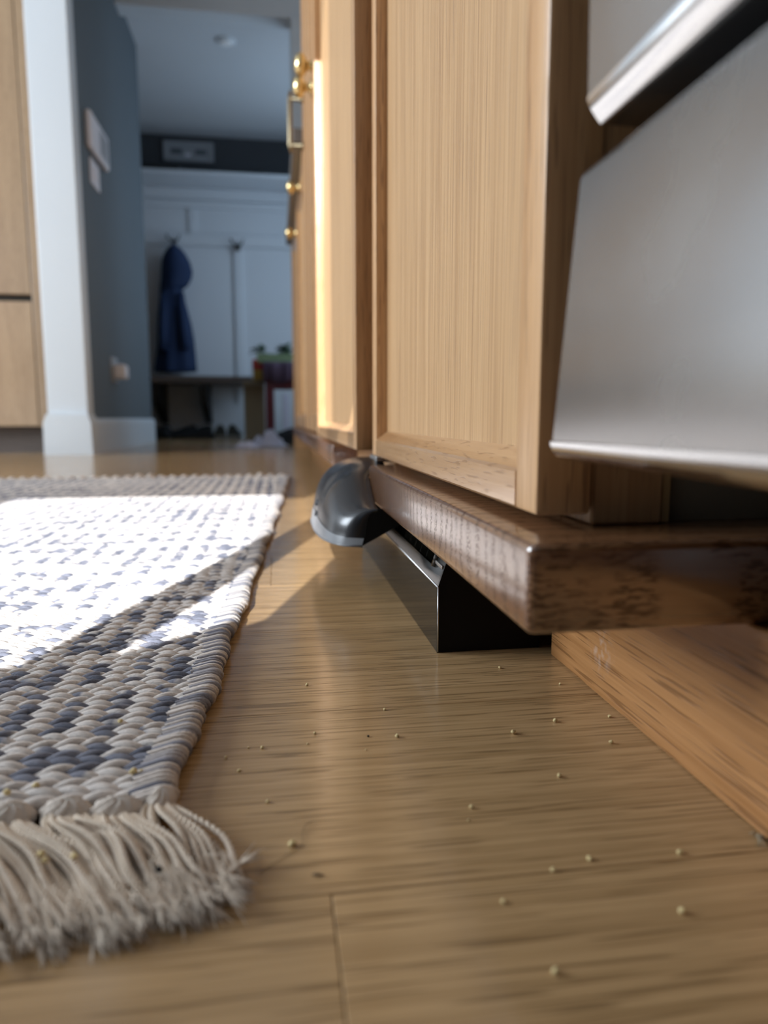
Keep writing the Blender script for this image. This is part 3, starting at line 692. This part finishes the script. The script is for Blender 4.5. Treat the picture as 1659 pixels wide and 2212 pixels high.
# ------------------------------------------------------------------ crumbs and bits
def crumb(name, x, y, z, r, label, group, m='crumb', cat='crumb'):
    bm = B(); bmesh.ops.create_icosphere(bm, subdivisions=2, radius=1)
    sd = random.uniform(0, 50)
    for v in bm.verts:
        k = 1 + .55 * noise.noise(v.co * 1.6 + Vector((sd, 0, 0))); v.co = Vector((v.co.x * k * r * random.uniform(.97, 1.03), v.co.y * k * r, v.co.z * k * r * .85))
    o = add(name, bm, M[m], smooth=60); zmin = min(v.co.z for v in o.data.vertices)
    o.location = (x, y, z - zmin - .00005); o.rotation_euler = (0, 0, random.uniform(0, 6))
    return tag(o, label, cat, group)
CR = [(.0481, .2802, 1.0, 'pale crumb on the bare floor just right of the tiny black speck'),
      (.0975, .2759, 1.15, 'brightest round crumb on the open floor below the near end of the vent box'),
      (.0026, .2095, 1.35, 'largest yellow crumb on the floor, touching the thin curved hair'),
      (.0642, .2223, .8, 'white crumb alone in the middle of the bare floor'),
      (.014, .2886, .7, 'small crumb on the floor left of the tiny black speck'),
      (-.008, .2784, .8, 'pale crumb on the floor, farthest out of the few beside the rug corner'),
      (-.0163, .2605, .7, 'crumb on the floor nearest the rug corner knot'),
      (-.0221, .272, .6, 'tiny crumb on the floor closest to the rug selvedge'),
      (.0131, .3447, .9, 'farthest left crumb on the floor, alone below the sunlit stripe'),
      (.0471, .3087, .7, 'small crumb on the floor in front of the long vent face'),
      (-.0053, .2364, .7, 'pale crumb on the floor between the rug corner and the curved hair'),
      (.0598, .1741, .75, 'small crumb on the right-hand near plank, just below the long plank joint'),
      (.1197, .2848, 1.05, 'larger of the crumbs near the corner of the toe kick'),
      (.1459, .2859, .8, 'crumb on the floor almost touching the toe kick board'),
      (.1345, .2614, .9, 'crumb on the floor next below the one touching the toe kick'),
      (.1025, .2382, .85, 'white crumb on dark floor midway between the toe kick and the lone middle crumb'),
      (.1206, .1875, .95, 'round crumb far right on the floor, just above the plank joint'),
      (.0918, .189, .85, 'rough crumb, right one of two close together above the plank joint'),
      (.0787, .1853, .8, 'smooth crumb, left one of two close together above the plank joint'),
      (.1062, .1627, .95, 'blurred round crumb at far right on the near plank'),
      (.0643, .1477, 1.0, 'most blurred crumb, nearest the bottom edge of the picture'),
      (.1394, .3268, .7, 'small crumb on the dark floor beside the toe kick end'),
      (.1167, .3542, .8, 'farthest right crumb, in the shade before the vent box end'),
      (.0105, .2795, .45, 'speck of crumb just below the small crumb left of the black speck'),
      (-.0135, .2795, .45, 'flake of crumb left of the farthest-out crumb by the rug corner'),
      (.0610, .2150, .4, 'grain of crumb just below the lone white crumb mid floor'),
      (.0335, .2705, .4, 'grain of crumb just below the tiny black speck')]
for x, y, s, lab in CR: crumb('bread_crumb', x, y, 0, .0009 * s, lab, 'crumbs on the floor')
for x, y, s, lab in ((-.052, .2474, 1.2, 'largest yellow crumb on the rug weave near its corner'), (-.0831, .2433, 1.0, 'yellow crumb on the rug weave above the second tassel knot'), (-.0911, .2392, 1.1, 'yellow crumb on the rug weave at the left picture edge'),
                     (-.0658, .293, .9, 'faint crumb farthest back on the shaded rug weave'), (-.0495, .2482, .7, 'small crumb touching the largest one on the rug weave')): crumb('bread_crumb', x, y, .0084, .0011 * s, lab, 'crumbs on the rug weave')
for x, y, s, lab in ((-.0692, .203, 1.0, 'upper of two yellow crumbs together among the tassel strands'), (-.0672, .1996, .9, 'lower of two yellow crumbs together among the tassel strands'), (-.0594, .2002, 1.0, 'single yellow crumb on the tassel strands right of the pair')): crumb('bread_crumb', x, y, .0078, .0010 * s, lab, 'crumbs on the tassels')
crumb('plastic_fleck', -.0344, .1897, .0085, .0010, 'black plastic fleck on the corner tassel', None, 'black_matt', 'fleck')
crumb('dark_fleck', .0361, .2826, 0, .0005, 'tiny dark speck on the floor between rug and vent', None, 'black_matt', 'speck')
bm = B(); tube(bm, [(.0101, .2216, .0006), (.0072, .2196, .0008), (.0060, .2160, .0006), (.0060, .2110, .0005), (.0045, .2075, .0004), (-.0020, .2020, .0004), (-.0073, .1969, .0004)], .00009, 5)
tag(add('stray_hair', bm, M['hair'], loc=(.003, .21, 0)), 'thin curved hair on the floor beside the largest crumb', 'hair')
bm = B(); tube(bm, [(.0080, .1938, .0004), (.0098, .1934, .0006), (.0118, .1930, .0004)], [.0001, .0004, .0001], 5); tube(bm, [(.0085, .1945, .0004), (.0098, .1934, .0006)], [.0001, .0003], 5)
tag(add('wood_splinter', bm, M['hair'], loc=(.0098, .1935, 0)), 'small dark splinter on the floor above the plank joint', 'splinter')
bm = B()
for i in range(7): 
    a = random.uniform(0, 6.28); tube(bm, [(.1498, .1912 + random.uniform(-.002, .002), .0004), (.1492 + .001 * math.cos(a), .1905 + .002 * math.sin(a), .0008 + random.uniform(0, .002)), (.1488 + .002 * math.cos(a), .1895 + .004 * math.sin(a), .0005)], [.0004, .0003, .0001], 4)
tag(add('dust_fluff', bm, M['card'], loc=(.149, .1905, 0)), 'pale fluff of dust against the toe kick at right', 'dust')

# ------------------------------------------------------------------ oak pantry behind the column
pn = thing('pantry_cupboard', (-1.3, 3.0, 0), 'tall oak cupboard at the left edge beside the white column', 'cupboard')
add('carcass', bx(-1.75, -.872, 2.972, 3.55, .10, 2.3), M['gap_shade'], pn)
add('plinth', bx(-1.75, -.872, 3.03, 3.5, 0, .10), M['bench'], pn)
add('end_stile', bx(-.905, -.866, 2.948, 2.972, .10, 2.3, bev=.002), M['oak_dull'], pn)
for z0_, z1_ in ((.105, .575), (.602, 2.28)):
    for xa, xb in ((-1.74, -1.328), (-1.322, -.909)):
        dpart = add('door', bx(xa, xb, 2.950, 2.972, z0_, z1_, bev=.002), M['oak_dull'], pn)

# ------------------------------------------------------------------ hallway fittings
th = thing('thermostat', (-.71, 3.21, 1.255), 'white thermostat box on the slate wall above the light switch', 'thermostat')
add('case', bx(-.71, -.684, 3.06, 3.37, 1.185, 1.325, bev=.012, seg=3), M['plastic_w'], th)
add('screen', bx(-.685, -.6835, 3.20, 3.34, 1.205, 1.30, bev=.0006, seg=1), M['plastic_g'], th)['label'] = 'grey screen'
sw = thing('light_switch', (-.71, 3.18, 1.12), 'white light switch below the thermostat on the slate wall', 'switch')
add('plate', bx(-.71, -.703, 3.11, 3.25, 1.065, 1.165, bev=.003), M['plastic_w'], sw); add('rocker', bx(-.704, -.698, 3.16, 3.20, 1.09, 1.14, bev=.002), M['plastic_w'], sw)
ol = thing('wall_outlet', (-.71, 3.37, .34), 'white outlet with a plug-in night light low on the slate wall', 'outlet')
add('plate', bx(-.71, -.704, 3.31, 3.44, .295, .405, bev=.003), M['plastic_g'], ol)
bm = bx(-.704, -.655, 3.34, 3.43, .31, .375, bev=.012, seg=3); add('night_light', bm, M['plastic_w'], ol)
dl = thing('ceiling_downlight', (-.226, 4.20, 2.15), 'small unlit recessed downlight in the hallway ceiling', 'light')
bm = B(); lathe(bm, [(.0001, 0), (.055, 0), (.055, .004), (.046, .010), (.0001, .010)], (-.226, 4.20, 2.1501), (0, 0, -1), 24); add('trim_ring', bm, M['white'], dl)
bm = B(); lathe(bm, [(.0001, .0102), (.036, .0102), (.030, .016), (.0001, .018)], (-.226, 4.20, 2.1501), (0, 0, -1), 20); add('lens', bm, M['lamp'], dl)
# framed plaque over the shelf
pq = thing('framed_plaque', (-.58, 5.54, 1.97), 'pale framed plaque on the dark band above the shelf', 'plaque')
bm = B()
for a in ((-.755, -.405, 5.535, 5.56, 1.968, 1.992), (-.755, -.405, 5.535, 5.56, 2.080, 2.104), (-.755, -.728, 5.535, 5.56, 1.992, 2.080), (-.432, -.405, 5.535, 5.56, 1.992, 2.080)): box(bm, *a, bev=.003, seg=1)
add('frame', bm, M['plastic_g'], pq)
add('panel', bx(-.73, -.43, 5.548, 5.558, 1.99, 2.082), M['plastic_g'], pq)
for xa, xb in ((-.705, -.625), (-.535, -.455)): add('slot', bx(xa, xb, 5.5465, 5.5485, 2.020, 2.055), M['slate'], pq)
add('badge', bx(-.605, -.565, 5.546, 5.549, 2.004, 2.026, bev=.001, seg=1), M['plastic_w'], pq)
shf = tag(add('wall_shelf', bx(-2.5, .75, 5.24, 5.53, 1.790, 1.815, bev=.003), M['wains'], loc=(-.8, 5.4, 1.79)), 'long white shelf across the back wall above the coat', 'shelf')
for i, (xa, xb, hgt, m, lab) in enumerate(((-.86, -.62, .045, 'iron', 'flat black box at the left end of the shelf'), (-.60, -.36, .030, 'shoe', 'thin dark folded cloth mid shelf below the plaque'), (-.155, -.03, .055, 'shoe', 'dark rounded cap at the right of the shelf'), (-.30, -.17, .018, 'shoe_g', 'low grey folded cloth on the shelf between two dark things'))):
    if i == 2:
        bm = B(); ball(bm, (-.09, 5.38, 1.816 + .028), .062, .07, .028, 16, 8); box(bm, -.15, -.03, 5.27, 5.33, 1.8155, 1.822, bev=.002)
        tag(add('cap', bm, M[m], loc=(-.09, 5.38, 1.815), smooth=40), lab, 'cap')
    else:
        bm = bx(xa, xb, 5.28, 5.46, 1.8155, 1.8155 + hgt, bev=.006)
        tag(add('storage_box' if i == 0 else 'folded_cloth', bm, M[m], loc=((xa + xb) / 2, 5.38, 1.8155)), lab, 'box' if i == 0 else 'cloth')
def hook(x, z, label):
    h = thing('coat_hook', (x, 5.53, z), label, 'hook')
    add('plate', bx(x - .018, x + .018, 5.524, 5.53, z - .04, z + .03, bev=.002), M['iron'], h)
    for s in (-1, 1):
        bm = B(); tube(bm, [(x, 5.524, z), (x + s * .02, 5.49, z - .012), (x + s * .038, 5.475, z + .008), (x + s * .045, 5.47, z + .03)], [.007, .007, .006, .008], 8); add('prong', bm, M['iron'], h, smooth=True)
    bm = B(); tube(bm, [(x, 5.524, z - .025), (x, 5.48, z - .045), (x, 5.465, z - .02)], [.007, .006, .008], 8); add('prong', bm, M['iron'], h, smooth=True)
hook(-.25, 1.40, 'black double coat hook alone on the white rail')
hook(-.70, 1.415, 'black coat hook holding the blue coat')
# blue hooded coat: lofted cloth with folds
coat = thing('hooded_coat', (-.7, 5.38, .46), 'long navy blue hooded coat hanging from a hook over the bench', 'coat')
def loft(prof, yc, dep, n=36, folds=7, amp=.012, seed=0):
    rows = []
    for z, xl_, xr_ in prof:
        c, rx = (xl_ + xr_) / 2, (xr_ - xl_) / 2; row = []
        for k in range(n):
            a = 2 * PI * k / n; f = 1 + amp / max(rx, .03) * math.sin(folds * a + seed + z * 3) * min(1, (1.3 - z) * 1.5 if z < 1.3 else .1)
            row.append((c + rx * f * math.cos(a), yc + dep * f * math.sin(a), z))
        rows.append(row)
    bm = B(); vs = grid(bm, rows, close_v=True); bm.faces.new(vs[0]); bm.faces.new(vs[-1][::-1]); return bm
body = [(1.10, -.790, -.635), (1.04, -.792, -.640), (.99, -.795, -.632), (.90, -.800, -.610), (.80, -.800, -.590), (.70, -.815, -.578), (.60, -.832, -.572), (.52, -.848, -.570), (.475, -.856, -.568), (.470, -.84, -.585)]
add('body', loft(body, 5.42, .085, seed=.6), M['blue'], coat, smooth=True)
hood = [(1.345, -.70, -.665), (1.33, -.735, -.635), (1.29, -.762, -.605), (1.24, -.778, -.580), (1.18, -.782, -.566), (1.13, -.785, -.572), (1.08, -.788, -.600), (1.05, -.780, -.640)]
add('hood', loft(hood, 5.41, .085, folds=5, amp=.006), M['blue'], coat, smooth=True)
slv = B(); tube(slv, [(-.655, 5.36, 1.02), (-.640, 5.345, .88), (-.630, 5.34, .74), (-.625, 5.34, .62)], [.03, .036, .036, .034], 12); add('sleeve', slv, M['blue'], coat, smooth=True)
slv = B(); tube(slv, [(-.760, 5.37, 1.02), (-.770, 5.355, .88), (-.778, 5.345, .74), (-.782, 5.345, .62)], [.03, .036, .036, .034], 12); add('sleeve', slv, M['blue'], coat, smooth=True)
# bench on iron brackets
bn = thing('wall_bench', (-.5, 5.3, .365), 'dark wooden bench on black brackets under the blue coat', 'bench')
add('seat', bx(-1.9, -.155, 5.13, 5.53, .380, .428, bev=.004), M['bench'], bn)
for x in (-.810, -.491, -1.2):
    bm = B(); prism(bm, [(5.15, .38), (5.15, .345), (5.19, .24), (5.22, .235), (5.50, .10), (5.53, .10), (5.53, .38)], x - .024, x + .024, axis='X'); add('bracket', bm, M['iron'], bn)
# things at the right end of the hallway
bxo = thing('cardboard_box', (-.135, 4.98, 0), 'tall open brown cardboard box by the bench end', 'box')
bm = B()
for a in ((-.205, -.070, 4.90, 4.905, 0, .385), (-.205, -.070, 5.095, 5.10, 0, .385), (-.205, -.200, 4.905, 5.095, 0, .385), (-.075, -.070, 4.905, 5.095, 0, .385), (-.2, -.075, 4.905, 5.095, 0, .006)): box(bm, *a)
add('sides', bm, M['card'], bxo)
bm = B(); prism(bm, [(4.90, .384), (4.895, .388), (4.872, .345), (4.876, .342)], -.203, -.072, axis='X'); add('flap', bm, M['card'], bxo)
tn = thing('food_tin', (-.10, 4.96, .385), 'yellow and red packet standing on the cardboard box', 'packet')
add('packet', bx(-.145, -.078, 4.93, 5.01, .386, .50, bev=.004), M['yellow'], tn); add('band', bx(-.146, -.077, 4.928, 5.012, .46, .53, bev=.003), M['redlabel'], tn)
st = thing('red_stool', (.06, 4.82, 0), 'dark red painted wooden stool draped in plum cloth', 'stool')
add('seat', bx(-.065, .24, 4.66, 4.96, .455, .485, bev=.006), M['red'], st)
for xa in (-.060, .20):
    for ya in (4.665, 4.925): add('leg', bx(xa, xa + .055, ya, ya + .03, 0, .455, bev=.003, seg=1), M['red'], st)
for ya in (4.668, 4.93): add('stretcher', bx(-.024, .20, ya, ya + .02, .33, .40, bev=.003, seg=1), M['red'], st)
for xa in (-.055, .208): add('stretcher', bx(xa, xa + .02, 4.695, 4.925, .33, .40, bev=.003, seg=1), M['red'], st)
bm = B(); rows = []
for i in range(19):
    x = -.075 + i * .0185; rows.append([(x, 4.97, .37 + .01 * math.sin(i)), (x, 4.972, .489), (x, 4.80, .492), (x, 4.652, .490), (x, 4.640 + .006 * math.sin(i * 1.3), .47), (x, 4.637 + .009 * math.sin(i * 1.3), .365 + .012 * math.sin(i * .8))])
grid(bm, rows); cl = add('draped_cloth', bm, M['plum'], loc=(.06, 4.8, .49), smooth=True); md = cl.modifiers.new('thickness', 'SOLIDIFY'); md.thickness = .004; md.offset = 1
tag(cl, 'plum cloth folded over the dark red stool seat', 'cloth')
tag(add('white_board', bx(.048, .086, 4.60, 4.622, .03, .29, bev=.004), M['paper'], loc=(.067, 4.61, .03)), 'narrow pale panel leaning under the dark red stool', 'panel')
pl = thing('potted_plant', (-.0, 4.78, .494), 'leafy green plant in a pale green tray on the plum cloth', 'plant')
bm = B(); prism(bm, [(-.105, .495), (.115, .495), (.125, .548), (-.115, .548)], 4.70, 4.86); add('tray', bm, M['pot'], pl)
for q, (cx, cz, n) in enumerate(((-.095, .605, 34), (.055, .61, 44), (.10, .58, 20))):
    bm = B()
    for i in range(n):
        a = random.uniform(0, 2 * PI); b = random.uniform(-.2, 1.2); l_ = random.uniform(.03, .06)
        o_ = Vector((cx + random.uniform(-.025, .025), 4.78 + random.uniform(-.03, .03), cz - .03 + random.uniform(-.02, .02))); d = Vector((math.cos(a) * math.cos(b), math.sin(a) * math.cos(b), math.sin(b))); u = d.cross(Vector((0, 0, 1))).normalized() * l_ * .35
        v = [bm.verts.new(p) for p in (o_, o_ + d * l_ * .5 + u, o_ + d * l_ + Vector((0, 0, -.008)), o_ + d * l_ * .5 - u)]; bm.faces.new(v)
    lf = add('foliage', bm, M['leaf'], pl); lf['kind'] = 'stuff'; md = lf.modifiers.new('thickness', 'SOLIDIFY'); md.thickness = .001
# crumpled white cloth and shoes on the floor
def crumple(cx, cy, rx, ry, h, seed):
    bm = B(); n = 26; rows = []
    for i in range(n):
        row = []
        for j in range(n):
            u, v = i / (n - 1) * 2 - 1, j / (n - 1) * 2 - 1; r = min(1, math.hypot(u, v)); k = noise.noise(Vector((u * 2.2 + seed, v * 2.2, seed))); k2 = noise.noise(Vector((u * 6 + seed, v * 6, 3)))
            row.append((cx + u * rx * (1 + .2 * k2), cy + v * ry, .002 + max(0, (1 - r ** 1.6)) * h * (.65 + .9 * k + .35 * k2)))
        rows.append(row)
    grid(bm, rows); return bm
for cx, cy, rx, ry, h, sd_, lab in ((-.135, 3.36, .055, .06, .035, 3.1, 'small low crumple of white cloth on the hallway floor, left of the larger one'), (-.035, 3.58, .085, .10, .075, 8.7, 'larger crumpled heap of white cloth on the hallway floor')):
    o = add('crumpled_cloth', crumple(cx, cy, rx, ry, h, sd_), M['paper'], loc=(cx, cy, 0), smooth=True); md = o.modifiers.new('thickness', 'SOLIDIFY'); md.thickness = .003; md.offset = 1
    tag(o, lab, 'cloth')
def shoe(x, y, rz, m, label, ln=.26, sole='sole'):
    s = thing('shoe', (x, y, 0), label, 'shoe', 'shoes under the bench', rz)
    prof = [(0, .034, .085), (.08, .036, .095), (.30, .036, .080), (.50, .040, .060), (.72, .045, .048), (.90, .040, .038), (1, .018, .028)]
    rows = []
    for t, hw, hh in prof:
        rows.append([((math.cos(a)) * hw, (t - .5) * ln, .02 + max(0, math.sin(a)) ** .7 * (hh - .02) if math.sin(a) > 0 else .02) for a in [PI * k / 10 for k in range(11)]])
    bm = B(); vs = grid(bm, rows); bm.faces.new(vs[0]); bm.faces.new(vs[-1][::-1]); bm.faces.new([r[0] for r in vs] + [r[-1] for r in reversed(vs)])
    add('upper', bm, M[m], s, world=False, smooth=50)
    bm = B(); out = [((1 if k == 0 else -1) * hw * 1.06, (t - .5) * ln * 1.03) for k in (0,) for t, hw, hh in prof] + [(-hw * 1.06, (t - .5) * ln * 1.03) for t, hw, hh in reversed(prof)]
    prism(bm, out, 0, .02, axis='Z'); add('sole', bm, M[sole], s, world=False)
    return s
shoe(-.85, 5.20, 1.1, 'shoe', 'black low shoe under the bench, leftmost of the row', sole='iron'); shoe(-.70, 5.36, 1.75, 'shoe', 'black shoe turned sideways behind the leftmost one', sole='iron')
shoe(-.565, 5.07, 1.45, 'shoe', 'dark shoe under the bench below the middle bracket', sole='iron')
shoe(-.395, 5.24, .1, 'shoe_g', 'grey trainer with pale sole, left of the grey pair under the bench'); shoe(-.285, 5.17, -.1, 'shoe_g', 'grey trainer with pale sole, right of the grey pair by the cardboard box')
shoe(.01, 3.94, 1.45, 'shoe', 'black shoe on the floor behind the white cloth heap', sole='iron')
